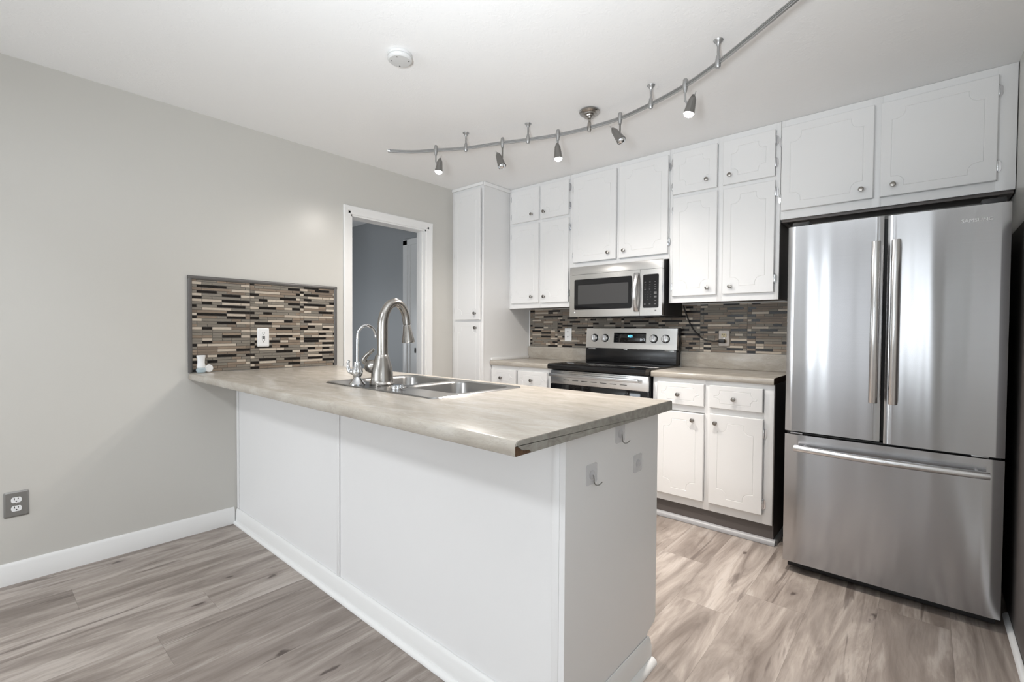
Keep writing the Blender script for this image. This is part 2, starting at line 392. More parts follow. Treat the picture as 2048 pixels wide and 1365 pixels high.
# ================================================================== CABINETS
KNOB = HINGE = None
def knob_proto():
    bm = bmesh.new()
    lathe(bm, [(.0075, 0), (.0070, .002), (.0048, .005), (.0046, .012), (.0075, .016), (.0118, .018), (.0128, .0205), (.0120, .0235), (.0085, .0250), (.0, .0254)], (0, 0, 0), (0, -1, 0), 20)
    bm.transform(Matrix.Translation((0, 0, 0))); me = bpy.data.meshes.new('knob')
    bmesh.ops.recalc_face_normals(bm, faces=bm.faces[:]); bm.to_mesh(me); bm.free()
    for p in me.polygons: p.use_smooth = True
    me.set_sharp_from_angle(angle=math.radians(40)); me.materials.append(M['knob']); return me
def hinge_proto():
    bm = bmesh.new()
    tube(bm, [(0, -.006, -.024), (0, -.006, .024)], .0042, 10)
    for z in (-.026, .0255): lathe(bm, [(.0045, 0), (.003, .003), (0, .0035)], (0, -.006, z if z > 0 else z + .002), (0, 0, 1 if z > 0 else -1), 10)
    prism(bm, [(.002, -.027), (.010, -.024), (.014, -.014), (.014, .014), (.010, .024), (.002, .027)], 1, -.0025, -.0003)
    box(bm, -.001, .003, -.017, -.001, -.022, .022, .0005)
    me = bpy.data.meshes.new('hinge'); bmesh.ops.recalc_face_normals(bm, faces=bm.faces[:]); bm.to_mesh(me); bm.free()
    for p in me.polygons: p.use_smooth = True
    me.set_sharp_from_angle(angle=math.radians(40)); me.materials.append(M['chrome']); return me
KNOB, HINGE = knob_proto(), hinge_proto()
def inst(name, me, world, parent, rz=0.0, sx=1.0):
    o = bpy.data.objects.new(name, me); COL.objects.link(o); put(o, world, parent); o.rotation_euler = (0, 0, rz); o.scale = (sx, 1, 1); return o
def groove_loop(x0, x1, z0, z1, a, s, d, seg=6):
    pts = []; r = a - s + d
    for sx, sz, X, Z in ((1, 1, x1, z1), (-1, 1, x0, z1), (-1, -1, x0, z0), (1, -1, x1, z0)):
        c = (X - sx * s, Z - sz * s)
        arc = [(c[0] - sx * r * math.sin(t), c[1] - sz * r * math.cos(t)) for t in [k / seg * PI / 2 for k in range(seg + 1)]]
        q = [(X - sx * d, Z - sz * (a + d))] + arc + [(X - sx * (a + d), Z - sz * d)]
        if sx * sz < 0: q = q[::-1]
        pts += q
    return pts
def panel_bm(x0, x1, z0, z1, yf, t=.019, margin=.045, a=.052, s=.016, groove=True, gd=.0020, gw=.0040):
    """an overlay door or drawer front whose back lies at y = yf, with the routed line of the photo"""
    bm = bmesh.new(); y = yf - t; c = .0025
    def ring(pts, yy): return [bm.verts.new((p[0], yy, p[1])) for p in pts]
    R = lambda i: [(x1 - i, z1 - i), (x0 + i, z1 - i), (x0 + i, z0 + i), (x1 - i, z0 + i)]
    o0, o1, o2 = ring(R(0), yf), ring(R(0), y + c), ring(R(c), y)
    def bridge(p, q):
        n = len(p)
        for k in range(n): bm.faces.new((p[k], p[(k + 1) % n], q[(k + 1) % n], q[k]))
    bridge(o0, o1); bridge(o1, o2); bm.faces.new(o0)
    if not groove: bm.faces.new(o2); return bm
    ls = [ring(groove_loop(x0 + margin, x1 - margin, z0 + margin, z1 - margin, a, s, d), yy) for d, yy in ((0, y), (gw * .5, y + gd), (gw, y))]
    bridge(ls[0], ls[1]); bridge(ls[1], ls[2]); bm.faces.new(ls[2])
    es = []
    for l in (o2, ls[0]):
        for k in range(len(l)):
            es.append(bm.edges.get((l[k], l[(k + 1) % len(l)])) or bm.edges.new((l[k], l[(k + 1) % len(l)])))
    bmesh.ops.triangle_fill(bm, edges=es, use_beauty=True, use_dissolve=False)
    return bm
def front(parent, name, x0, x1, z0, z1, yf, knob, side=None, hz=(), margin=.045, a=.052, s=.016, groove=True, turn=0.0):
    bm = panel_bm(x0, x1, z0, z1, yf - .0008, margin=margin, a=a, s=s, groove=groove)
    Mx = None
    if turn:
        Mx = Matrix.Translation((x0, yf, 0)) @ Matrix.Rotation(turn, 4, 'Z') @ Matrix.Translation((-x0, -yf, 0))
    o = obj(name, bm, 'white', parent, mat=Mx, ang=25)
    kp = Vector((knob[0], yf - .0198, knob[1]))
    if Mx: kp = Mx @ kp
    inst('knob', KNOB, kp, o)
    for z in hz:
        if side == 'R': inst('hinge', HINGE, (x1 + .0012, yf, z), o)
        elif side == 'L':
            h = inst('hinge', HINGE, (x0 - .0012, yf, z), o, sx=-1.0)
    return o
YP, YU, YBS = 1.969, 2.289, 2.070          # frame planes: pantry, wall cabinets, base cabinets
G = .0012
# --- pantry
t = thing('pantry_cabinet', (.187, 2.25, 0), 'tall narrow white pantry cabinet in the corner beside the doorway', 'cabinet')
bm = bmesh.new(); box(bm, .0015, .374, YP + .019, YB - .002, .002, H - .002); obj('body', bm, 'white', t)
bm = bmesh.new()
for x0, x1, z0, z1 in ((.0015, .045, .002, H - .002), (.345, .3758, .002, H - .002)): box(bm, x0, x1, YP, YP + .0185, z0, z1, .001)
for z0, z1 in ((2.30, H - .002), (1.225, 1.265), (.002, .10)): box(bm, .0452, .3448, YP + .0003, YP + .0185, z0, z1)
box(bm, .0452, .3448, YP + .012, YP + .0185, .1, 2.3)
obj('face_frame', bm, 'white', t)
front(t, 'door', .049, .358, 1.252, 2.322, YP, (.312, 1.304), 'L', (2.24, 1.80, 1.33), margin=.042, a=.045, turn=math.radians(-1.6))
front(t, 'door', .049, .358, .105, 1.234, YP, (.312, 1.185), 'L', (1.17, .20), margin=.042, a=.045)
bm = bmesh.new(); box(bm, .3762, .390, YP - .004, YU - .001, H - .03, H - .0015, .003); box(bm, .002, .3762, YP - .014, YP - .0005, H - .026, H - .0015, .003); obj('crown_trim', bm, 'trim', t)
# --- wall cabinets
def wall_cab(x0, x1, z0, label, group='white wall cabinets', dark=None):
    t = thing('wall_cabinet', ((x0 + x1) / 2, (YU + YB) / 2, z0), label, 'cabinet', group)
    obj('body', B(x0 + G, x1 - G, YU + .019, YB - .002, z0 + .012, H - .002), 'white', t)
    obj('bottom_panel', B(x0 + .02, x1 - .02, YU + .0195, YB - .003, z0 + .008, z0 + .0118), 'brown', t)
    return t
def frame(t, x0, x1, z0, stiles, rails):
    bm = bmesh.new(); y0, y1 = YU, YU + .0185
    for a, b in stiles: box(bm, a, b, y0, y1, z0, H - .0015, .0008)
    for a, b, za, zb in rails: box(bm, a, b, y0 + .0004, y1, za, zb)
    box(bm, x0 + G + .002, x1 - G - .002, y0 + .012, y1, z0 + .002, H - .003)
    return obj('face_frame', bm, 'white', t)
tA = wall_cab(.3765, 1.004, 1.352, 'four-door white wall cabinet between the pantry and the microwave')
frame(tA, .3765, 1.004, 1.352, [(.3775, .420), (.703, .735), (.985, 1.003)], [(.42, .703, 2.335, H - .002), (.735, .985, 2.335, H - .002), (.42, .703, 2.04, 2.08), (.735, .985, 2.04, 2.08), (.42, .703, 1.352, 1.41), (.735, .985, 1.352, 1.41)])
front(tA, 'door', .414, .706, 2.072, 2.342, YU, (.637, 2.123), 'L', (2.28, 2.13), a=.04)
front(tA, 'door', .729, .999, 2.070, 2.343, YU, (.764, 2.125), 'R', (2.28, 2.14), a=.04)
front(tA, 'door', .414, .706, 1.394, 2.048, YU, (.641, 1.444), 'L', (1.96, 1.46))
front(tA, 'door', .729, .999, 1.391, 2.046, YU, (.771, 1.441), 'R', (1.97, 1.46))
tB = wall_cab(1.004, 1.801, 1.650, 'two-door white wall cabinet directly above the microwave')
frame(tB, 1.004, 1.801, 1.650, [(1.005, 1.05), (1.41, 1.437), (1.79, 1.800)], [(1.05, 1.41, 2.33, H - .002), (1.437, 1.79, 2.33, H - .002), (1.05, 1.41, 1.65, 1.69), (1.437, 1.79, 1.65, 1.69)])
front(tB, 'door', 1.043, 1.409, 1.686, 2.337, YU, (1.352, 1.735), 'L', (2.25, 1.745))
front(tB, 'door', 1.434, 1.794, 1.686, 2.336, YU, (1.477, 1.736), 'R', (2.26, 1.76))
tC = wall_cab(1.801, 2.455, 1.354, 'four-door white wall cabinet between the microwave and the refrigerator')
frame(tC, 1.801, 2.455, 1.354, [(1.802, 1.826), (2.108, 2.14), (2.43, 2.454)], [(1.826, 2.108, 2.33, H - .002), (2.14, 2.43, 2.33, H - .002), (1.826, 2.108, 2.04, 2.07), (2.14, 2.43, 2.04, 2.07), (1.826, 2.108, 1.354, 1.40), (2.14, 2.43, 1.354, 1.40)])
front(tC, 'door', 1.825, 2.106, 2.064, 2.336, YU, (2.046, 2.121), 'L', (2.28, 2.12), a=.04)
front(tC, 'door', 2.142, 2.428, 2.066, 2.332, YU, (2.183, 2.119), 'R', (2.272, 2.145), a=.04)
front(tC, 'door', 1.829, 2.110, 1.396, 2.043, YU, (2.060, 1.441), 'L', (1.965, 1.46))
front(tC, 'door', 2.146, 2.431, 1.397, 2.041, YU, (2.195, 1.441), 'R', (1.975, 1.475))
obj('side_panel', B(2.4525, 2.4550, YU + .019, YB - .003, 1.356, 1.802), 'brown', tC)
tD = wall_cab(2.455, XR - .002, 1.811, 'low wide white wall cabinet above the refrigerator')
frame(tD, 2.455, XR - .002, 1.811, [(2.4565, 2.475), (2.875, 2.915), (3.325, XR - .003)], [(2.475, 2.875, 2.32, H - .002), (2.915, 3.325, 2.32, H - .002), (2.475, 2.875, 1.811, 1.862), (2.915, 3.325, 1.811, 1.862)])
front(tD, 'door', 2.462, 2.882, 1.857, 2.331, YU, (2.833, 1.907), 'L', (2.255, 1.93), margin=.042)
front(tD, 'door', 2.909, 3.328, 1.856, 2.330, YU, (2.962, 1.907), 'R', (2.262, 1.922), margin=.042)
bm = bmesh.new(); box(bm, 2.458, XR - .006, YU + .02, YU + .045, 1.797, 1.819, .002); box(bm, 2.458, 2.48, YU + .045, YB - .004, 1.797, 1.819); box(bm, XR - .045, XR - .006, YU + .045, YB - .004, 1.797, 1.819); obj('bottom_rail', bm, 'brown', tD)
# dark panelling in the refrigerator recess
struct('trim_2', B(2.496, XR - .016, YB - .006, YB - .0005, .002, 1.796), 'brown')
# --- base cabinets
def base_cab(x0, x1, label, fronts, toe=True):
    t = thing('base_cabinet', ((x0 + x1) / 2, (YBS + YB) / 2, 0), label, 'cabinet', 'white base cabinets along the back wall')
    obj('body', B(x0 + G, x1 - G, YBS + .019, YB - .002, .10, .877), 'white', t)
    bm = bmesh.new()
    for a, b in ((x0 + G, x0 + .03), ((x0 + x1) / 2 - .02, (x0 + x1) / 2 + .02), (x1 - .05, x1 - G)): box(bm, a, b, YBS, YBS + .0185, .106, .877, .0008)
    for za, zb in ((.845, .877), (.68, .72), (.106, .16)): box(bm, x0 + .03, x1 - .05, YBS + .0004, YBS + .0185, za, zb)
    box(bm, x0 + .004, x1 - .004, YBS + .012, YBS + .0185, .108, .875)
    obj('face_frame', bm, 'white', t)
    return t
tL = base_cab(.378, 1.018, 'white base cabinet left of the range under the short countertop', None)
front(tL, 'drawer_front', .392, .655, .722, .846, YBS, (.505, .780), margin=.026, a=.030, s=.010)
front(tL, 'drawer_front', .678, .968, .722, .846, YBS, (.822, .780), margin=.026, a=.030, s=.010)
front(tL, 'door', .392, .655, .152, .675, YBS, (.61, .634), 'L', (.60, .22))
front(tL, 'door', .678, .968, .152, .675, YBS, (.72, .634), 'R', (.60, .22))
obj('toe_kick', B(.38, 1.016, YBS + .02, YBS + .035, .003, .104), 'taupe', tL)
tR = base_cab(1.798, 2.490, 'white base cabinet between the range and the refrigerator, its right side dark brown', None)
front(tR, 'drawer_front', 1.834, 2.121, .719, .851, YBS, (1.969, .780), margin=.026, a=.032, s=.010)
front(tR, 'drawer_front', 2.153, 2.437, .720, .851, YBS, (2.290, .781), margin=.026, a=.032, s=.010)
front(tR, 'door', 1.832, 2.123, .155, .674, YBS, (2.060, .634), 'L', (.60, .22))
front(tR, 'door', 2.156, 2.441, .157, .684, YBS, (2.192, .634), 'R', (.605, .215))
obj('toe_kick', B(1.80, 2.493, YBS + .012, YBS + .026, .003, .1045), 'taupe', tR)
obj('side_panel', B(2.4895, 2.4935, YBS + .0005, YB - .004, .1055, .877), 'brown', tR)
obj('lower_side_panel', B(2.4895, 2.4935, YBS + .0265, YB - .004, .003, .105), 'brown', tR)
QR = [(0, 0), (.017, 0), (.0165, .006), (.014, .011), (.010, .0155), (.005, .018), (0, .0185)]
bm = bmesh.new(); prism(bm, [(YBS + .0115 - a * 1.5, .002 + b * 1.5) for a, b in QR], 0, 1.80, 2.505); prism(bm, [(2.4942 + a, .002 + b * 1.5) for a, b in QR], 1, YBS + .012, 2.50)
obj('shoe_molding', bm, 'greytrim', tR)
# --- countertops along the back wall
def nose(y0, y1, z0, z1, back=False):
    r = .010
    p = [(y0 + .002, z0), (y0, z0 + .003), (y0, z1 - r), (y0 + r * .3, z1 - r * .3), (y0 + r, z1)]
    p += [(y1 - r, z1), (y1 - r * .3, z1 - r * .3), (y1, z1 - r), (y1, z0 + .003), (y1 - .002, z0)] if back else [(y1, z1), (y1, z0)]
    return p
def counter(x0, x1, label, xs0=None, xs1=None, dark_end=False):
    t = thing('countertop', ((x0 + x1) / 2, 2.3, .878), label, 'countertop', 'beige laminate countertops beside the range')
    bm = bmesh.new(); prism(bm, nose(2.050, YB - .003, .8785, .914), 0, x0, x1, 0, 1); obj('slab', bm, ['laminate', 'core'], t, ang=50)
    bm = bmesh.new(); box(bm, x0 + .001, x1 - .001, YB - .022, YB - .003, .9142, 1.022, .004); obj('backsplash_lip', bm, 'laminate', t)
    return t
cl = counter(.3775, 1.019, 'short beige laminate countertop between the pantry and the range')
bm = bmesh.new(); box(bm, .3775, .393, 2.056, YB - .023, .9142, .938, .003); obj('side_splash', bm, 'white', cl)
counter(1.790, 2.490, 'beige laminate countertop between the range and the refrigerator', dark_end=True)

# ================================================================== MOSAIC BACKSPLASHES
def mosaic(U0, U1, V0, V1, to3, tile_h=.0150, pitch=.0160, unit=.0508, seed=1, bias=None):
    rnd = random.Random(seed); bm = bmesh.new(); lay = bm.faces.layers.float_color.new('tint'); g = .0008; th = .004
    def quad(pts, mi, col):
        f = bm.faces.new([bm.verts.new(to3(*p)) for p in pts]); f.material_index = mi; f[lay] = col; return f
    quad([(U0, V0, .0012), (U1, V0, .0012), (U1, V1, .0012), (U0, V1, .0012)], 4, (0, 0, 0, 1))
    v = V0 + .001
    row = 0; above = []
    while v < V1 - .003:
        vt = min(v + tile_h, V1)
        here = []
        # build this row's cuts sheet by sheet
        s0 = U0
        while s0 < U1:
            s1 = s0 + .305; cuts = [s0]; x = s0 + (rnd.choice((.5, 1)) * unit)
            while x < s1 - .02: cuts.append(x); x += rnd.choice((1, 1, 2, 2, 3)) * unit
            cuts.append(s1)
            prev = None
            for a, b in zip(cuts, cuts[1:]):
                a2, b2 = max(a, U0), min(b, U1)
                if b2 - a2 < .004: continue
                w = bias((a2 + b2) / 2) if bias else (.24, .28, .22, .26)
                mi = rnd.choices(range(4), w)[0]
                if mi == prev == 0: mi = rnd.choice((1, 2, 3))
                for _ in range(3):
                    if mi in (0, 2) and any(q == mi and p0 < b2 - .004 and p1 > a2 + .004 for p0, p1, q in above): mi = rnd.choices(range(4), w)[0]
                if prev == 0 and mi == 0: mi = rnd.choice((1, 3))
                prev = mi; here.append((a2, b2, mi))
                col = (rnd.random(), rnd.random(), rnd.random(), 1)
                x0, x1, z0, z1 = a2 + g, b2 - g, v + g * .3, vt - g * .3; c = .0007
                A = [bm.verts.new(to3(*p)) for p in ((x0, z0, .0012), (x1, z0, .0012), (x1, z1, .0012), (x0, z1, .0012))]
                T = [bm.verts.new(to3(*p)) for p in ((x0 + c, z0 + c, th), (x1 - c, z0 + c, th), (x1 - c, z1 - c, th), (x0 + c, z1 - c, th))]
                fs = [bm.faces.new(T)] + [bm.faces.new((A[k], A[(k + 1) % 4], T[(k + 1) % 4], T[k])) for k in range(4)]
                for f in fs: f.material_index = mi; f[lay] = col
            s0 = s1
        v += pitch; row += 1; above = here
    return bm
MM = TILES + [M['grout']]
# side splash on the left wall, above the peninsula
t = thing('tile_backsplash', (0, .45, .916), 'grey-trimmed mosaic tile panel on the left wall above the peninsula', 'backsplash')
TY0, TY1, TZ0, TZ1 = .026, .874, .9165, 1.440
obj('mosaic_panel', mosaic(TY0, TY1, TZ0, TZ1, lambda u, v, d: (.0008 + d, u, v), seed=5, bias=lambda u: (.30, .27, .13, .30) if u < .34 else ((.29, .28, .26, .17) if u < .63 else (.26, .22, .40, .12))), MM, t, smooth=False, recalc=False)
bm = bmesh.new(); TP = [(.0008, -.010), (.009, -.010), (.012, -.006), (.0125, 0), (.012, .006), (.009, .010), (.0008, .010)]
prism(bm, [(x, TY0 - .0085 + d) for x, d in TP], 2, .9165, 1.4585); prism(bm, [(x, TY1 + .0085 + d) for x, d in TP], 2, .9165, 1.4585)
prism(bm, [(x, 1.4505 + d) for x, d in TP], 1, TY0 - .0185, TY1 + .0185)
obj('edge_trim', bm, 'metaltrim', t)
# long strip on the back wall
t = thing('tile_backsplash', (1.4, YB, 1.023), 'long mosaic tile strip on the back wall behind the range', 'backsplash')
obj('mosaic_panel', mosaic(.388, 2.494, 1.0235, 1.3535, lambda u, v, d: (u, YB - .0008 - d, v), seed=11, bias=lambda u: (.32, .24, .18, .26)), MM, t, smooth=False, recalc=True)
obj('corner_bead', B(.3775, .387, YB - .010, YB - .001, 1.0235, 1.350, .003), 'trim', t)

# ================================================================== PENINSULA
PX, PY0, PY1 = 2.379, .254, .8335
t = thing('peninsula_base', (1.19, .54, 0), 'white panelled peninsula base standing out from the left wall', 'peninsula')
obj('front_panel', B(.0016, PX - .019, PY0 + .004, PY0 + .02, .001, .877), 'panelwhite', t)
bm = bmesh.new(); ep = [(PY0, .001), (PY0, .877), (PY1, .877), (PY1, .128), (PY1 - .010, .115), (.785, .104), (.768, .094), (.766, .001)]
prism(bm, ep, 0, PX - .0185, PX); obj('end_panel', bm, 'panelwhite', t)
obj('rear_panel', B(.0016, PX - .019, PY1 - .02, PY1 - .001, .10, .877), 'white', t)
obj('toe_board', B(.0016, PX - .019, .752, .766, .001, .0995), 'white', t)
for x0, x1 in ((.0016, .030), (1.178, 1.199), (PX - .042, PX - .0188)):
    obj('batten', B(x0, x1, PY0 - .0015, PY0 + .0038, .0885, .8765, .0015), 'panelwhite', t)
bm = bmesh.new(); prism(bm, [(PY0 + .0036 - a * 1.25, b) for a, b in base_poly(.086)], 0, .0016, PX)
prism(bm, [(PY0 + .0036 - .0165 - a * .8, .0005 + b * .9) for a, b in QR], 0, .0145, PX)
obj('base_molding', bm, 'trim', t)
bm = bmesh.new(); prism(bm, [(PX + .0006 + .004 * 0 + a * 1.2, b) for a, b in base_poly(.088)], 1, PY0 + .004, .770)
obj('end_base_molding', bm, 'trim', t)
bm = bmesh.new(); prism(bm, [(PX + .0168 + a * 1.15, .0005 + b * 1.15) for a, b in QR], 1, PY0 + .002, .772); obj('shoe_molding', bm, 'trim', t)
# countertop of the peninsula, cut out for the sink
CX, CY0, CY1, CZ0, CZ1 = 2.4105, .0094, .880, .8785, .914
t = thing('countertop', (1.2, .44, CZ0), 'long beige laminate peninsula countertop with a chipped front corner', 'countertop')
bm = bmesh.new(); rr = .010
fr = [(.320, CZ0), (CY0 + .002, CZ0), (CY0, CZ0 + .003), (CY0, CZ1 - .012), (CY0 + .0035, CZ1 - .0035), (CY0 + .012, CZ1), (.320, CZ1)]
bk = [(.775, CZ0), (.775, CZ1), (CY1 - .010, CZ1), (CY1 - .003, CZ1 - .003), (CY1, CZ1 - .010), (CY1, CZ0)]
prism(bm, fr, 0, .0015, CX, 0, 1); prism(bm, bk, 0, .0015, CX, 0, 1)
prism(bm, [(.320, CZ0), (.320, CZ1), (.775, CZ1), (.775, CZ0)], 0, .0015, 1.005, 0, 1); prism(bm, [(.320, CZ0), (.320, CZ1), (.775, CZ1), (.775, CZ0)], 0, 1.752, CX, 0, 1)
obj('slab', bm, ['laminate', 'core'], t, ang=50)
bm = bmesh.new()
strip = [(CY0 + .001, CZ1 - .0125), (CY0 + .004, CZ1 - .0038), (CY0 + .0125, CZ1 - .0006), (CY1 - .010, CZ1 - .0006), (CY1 - .003, CZ1 - .0036), (CY1 - .0006, CZ1 - .010), (CY1 - .0006, CZ0 + .0004),
         (.067, CZ0 + .0004), (.062, CZ0 + .005), (.058, CZ0 + .0085), (.046, CZ0 + .0095), (.034, CZ0 + .0115), (.026, CZ0 + .0165), (.019, CZ0 + .0215), (CY0 + .001, CZ0 + .0245)]
prism(bm, strip, 0, CX + .0002, CX + .0017); obj('end_strip', bm, 'strip', t)['label'] = 'grey marble end strip with a piece broken off'

# ================================================================== SINK AND FAUCETS
SX0, SX1, SY0, SY1, SZ = .979, 1.777, .297, .800, .9145
t = thing('kitchen_sink', ((SX0 + SX1) / 2, .55, SZ), 'double bowl stainless steel drop-in sink set in the peninsula', 'sink')
bm = bmesh.new()
def loop(pts, z): return [bm.verts.new((x, y, z)) for x, y in pts]
def bridge(p, q):
    n = len(p)
    for k in range(n): bm.faces.new((p[k], p[(k + 1) % n], q[(k + 1) % n], q[k]))
def offs(i): return rrect(SX0 + i, SX1 - i, SY0 + i, SY1 - i, .030 - i * .5)
l = [loop(offs(0), SZ + .0002), loop(offs(.003), SZ + .0042), loop(offs(.008), SZ + .0046), loop(offs(.013), SZ + .0026)]
for a, b in zip(l, l[1:]): bridge(a, b)
BOWLS = [(1.020, 1.362, .440, .768), (1.402, 1.742, .440, .768)]
holes = [loop(rrect(*b, .06, 8), SZ + .0026) for b in BOWLS]
es = []
for lp in [l[-1]] + holes:
    for k in range(len(lp)): es.append(bm.edges.get((lp[k], lp[(k + 1) % len(lp)])) or bm.edges.new((lp[k], lp[(k + 1) % len(lp)])))
bmesh.ops.triangle_fill(bm, edges=es, use_beauty=True)
obj('rim', bm, 'sinksteel', t, ang=30)
for (x0, x1, y0, y1) in BOWLS:
    bm = bmesh.new(); R_ = lambda i, z, r: [bm.verts.new((x, y, z)) for x, y in rrect(x0 + i, x1 - i, y0 + i, y1 - i, r, 8)]
    rs = [R_(0, SZ + .0026, .06), R_(.003, SZ - .001, .058), R_(.006, SZ - .006, .056), R_(.012, .78, .056), R_(.018, .755, .056), R_(.040, .742, .05), R_(.10, .738, .03)]
    for a, b in zip(rs, rs[1:]): bridge(a, b)
    bm.faces.new(rs[-1])
    bw = obj('bowl', bm, 'sinksteel', t, ang=50)
    bm = bmesh.new(); lathe(bm, [(.043, 0), (.043, .0025), (.036, .003), (.030, .0012), (.0, .001)], ((x0 + x1) / 2, (y0 + y1) / 2, .7384), (0, 0, 1), 24); obj('drain', bm, 'chrome', bw)
def smooth_path(pts, n=6):
    P = [Vector(p) for p in pts]; out = []
    for i in range(len(P) - 1):
        a, b, c, d = P[max(i - 1, 0)], P[i], P[i + 1], P[min(i + 2, len(P) - 1)]
        for k in range(n):
            u = k / n; out.append(.5 * ((2 * b) + (c - a) * u + (2 * a - 5 * b + 4 * c - d) * u * u + (3 * b - a - 3 * c + d) * u ** 3))
    out.append(P[-1]); return out
DZK = SZ + .0026
FX, FY = 1.265, .424
t = thing('kitchen_faucet', (FX, FY, DZK), 'tall brushed nickel gooseneck faucet with pull-down spray head', 'faucet')
bm = bmesh.new(); lathe(bm, [(.0545, .0005), (.0555, .006), (.0525, .011), (.0495, .017), (.0490, .030), (.0470, .055), (.0430, .078), (.0375, .098), (.0325, .116), (.0295, .130), (.0270, .1345)], (FX, FY, DZK), seg=32); obj('body', bm, 'nickel', t)
bm = bmesh.new(); sp = [(FX + .004, FY + .000, DZK + .133), (FX + .004, FY, 1.146), (FX + .004, FY + .002, 1.204), (FX + .005, .437, 1.243), (FX + .006, .460, 1.275), (FX + .007, .491, 1.287), (FX + .008, .522, 1.273), (FX + .009, .543, 1.238), (FX + .010, .551, 1.188)]
sp = smooth_path(sp); tube(bm, sp, [.0235 - .006 * i / (len(sp) - 1) for i in range(len(sp))], 20); obj('spout', bm, 'nickel', t)
bm = bmesh.new(); lathe(bm, [(.0150, -.002), (.0152, .003)], (FX + .010, .551, 1.188), (0.02, .08, -1), 24); obj('collar', bm, 'black', t)
bm = bmesh.new(); lathe(bm, [(.0165, .003), (.0175, .006), (.022, .040), (.0295, .078), (.0300, .083), (.026, .0855), (.024, .083)], (FX + .010, .551, 1.188), (0.03, .09, -1), 28); obj('spray_head', bm, 'nickel', t)
bm = bmesh.new(); lathe(bm, [(.020, .020), (.030, .042), (.031, .060), (.026, .078), (.012, .088), (0, .089)], (FX, FY, 1.000), (-.95, -.32, -.05), 24)
hp = smooth_path([(1.186, .396, 1.012), (1.168, .392, 1.022), (1.180, .396, 1.042), (1.205, .404, 1.062), (1.222, .408, 1.074)]); tube(bm, hp, [.013 - .006 * i / (len(hp) - 1) for i in range(len(hp))], 14); obj('lever', bm, 'nickel', t)
RX, RY = 1.200, .340
t = thing('filter_faucet', (RX, RY, DZK), 'small chrome drinking water faucet with a thin curved spout', 'faucet')
bm = bmesh.new(); lathe(bm, [(.036, .0005), (.036, .006), (.026, .016), (.019, .026), (.015, .034), (.021, .044), (.025, .056), (.022, .072), (.015, .086), (.0145, .100), (.009, .103)], (RX, RY, DZK), seg=24); obj('body', bm, 'chrome', t)
bm = bmesh.new(); tube(bm, smooth_path([(RX, RY, 1.015), (RX, RY + .001, 1.136), (RX + .001, .349, 1.160), (RX + .002, .366, 1.177), (RX + .003, .387, 1.182), (RX + .003, .410, 1.174), (RX + .004, .425, 1.157), (RX + .004, .432, 1.136)]), .0062, 12); lathe(bm, [(.0070, -.001), (.0075, .004), (.0068, .012)], (RX + .004, .432, 1.137), (0, .1, -1), 12); obj('spout', bm, 'chrome', t)
bm = bmesh.new(); lathe(bm, [(.011, .012), (.013, .026), (.010, .036), (0, .037)], (RX, RY, .975), (-.9, -.43, 0), 16); tube(bm, [(RX - .033, RY - .016, .974), (RX - .042, RY - .020, .990), (RX - .043, RY - .021, 1.012), (RX - .038, RY - .019, 1.024)], [.010, .009, .007, .006], 12); obj('lever', bm, 'chrome', t)
t = thing('sink_hole_cover', (1.452, .372, DZK), 'low round chrome cap on the sink deck right of the faucets', 'sink cap')
bm = bmesh.new(); lathe(bm, [(.026, .0003), (.026, .014), (.024, .017), (0, .0175)], (1.452, .372, DZK), seg=28); obj('cap', bm, 'chrome', t)
bm = bmesh.new(); box(bm, 1.470, 1.506, .366, .386, DZK + .006, DZK + .015, .003); obj('tab', bm, 'chrome', t)

# ================================================================== SMALL THINGS ON THE PENINSULA
t = thing('air_freshener', (.045, .062, .9143), 'small plug-in air freshener with white cap and clear bottle on the countertop corner', 'air freshener')
AX, AY, AZ = .042, .060, .9143
bm = bmesh.new(); lathe(bm, [(.012, .0005), (.020, .003), (.025, .014), (.024, .024), (.016, .033), (.012, .036)], (AX, AY, AZ), seg=20); obj('bottle', bm, 'clearglass', t)
bm = bmesh.new(); lathe(bm, [(.010, .004), (.0165, .006), (.0205, .013), (.0200, .016), (0, .0165)], (AX, AY, AZ), seg=20); obj('liquid', bm, 'liquid', t)
bm = bmesh.new(); lathe(bm, [(.020, .030), (.0215, .036), (.0175, .058), (.0185, .078), (.0225, .096), (.0205, .0985), (.017, .095), (0, .094)], (AX, AY, AZ), seg=24); obj('cap', bm, 'plastic', t)
bm = bmesh.new(); lathe(bm, [(.021, 0), (.022, .003), (.022, .011), (.019, .014), (0, .0145)], (.0295, .098, AZ + .0235), (1, .2, 0), 24); obj('plug', bm, 'plastic', t)
def hook(y, z, label, with_hook=True):
    t = thing('adhesive_hook', (PX, y, z), label, 'hook', 'clear adhesive hooks on the peninsula end')
    bm = bmesh.new(); prism(bm, rrect(y - .030, y + .030, z - .030, z + .030, .008, 4), 0, PX + .0004, PX + .0016); obj('pad', bm, 'clearpad', t, ang=60)
    bm = bmesh.new(); lathe(bm, [(.013, 0), (.013, .003), (.009, .006), (.005, .007)], (PX + .0016, y, z - .002), (1, 0, 0), 20); obj('button', bm, 'clearpad', t)
    if with_hook:
        bm = bmesh.new(); tube(bm, smooth_path([(PX + .007, y, z - .002), (PX + .009, y + .001, z - .014), (PX + .009, y + .002, z - .024), (PX + .013, y + .006, z - .031), (PX + .020, y + .012, z - .030), (PX + .026, y + .018, z - .022)], 4), .0016, 8); obj('wire', bm, 'pewter', t)
hook(.385, .750, 'clear adhesive hook lowest on the peninsula end nearest the front corner')
hook(.553, .842, 'clear adhesive hook just under the peninsula countertop edge')
hook(.676, .722, 'clear adhesive pad without a hook on the peninsula end', False)

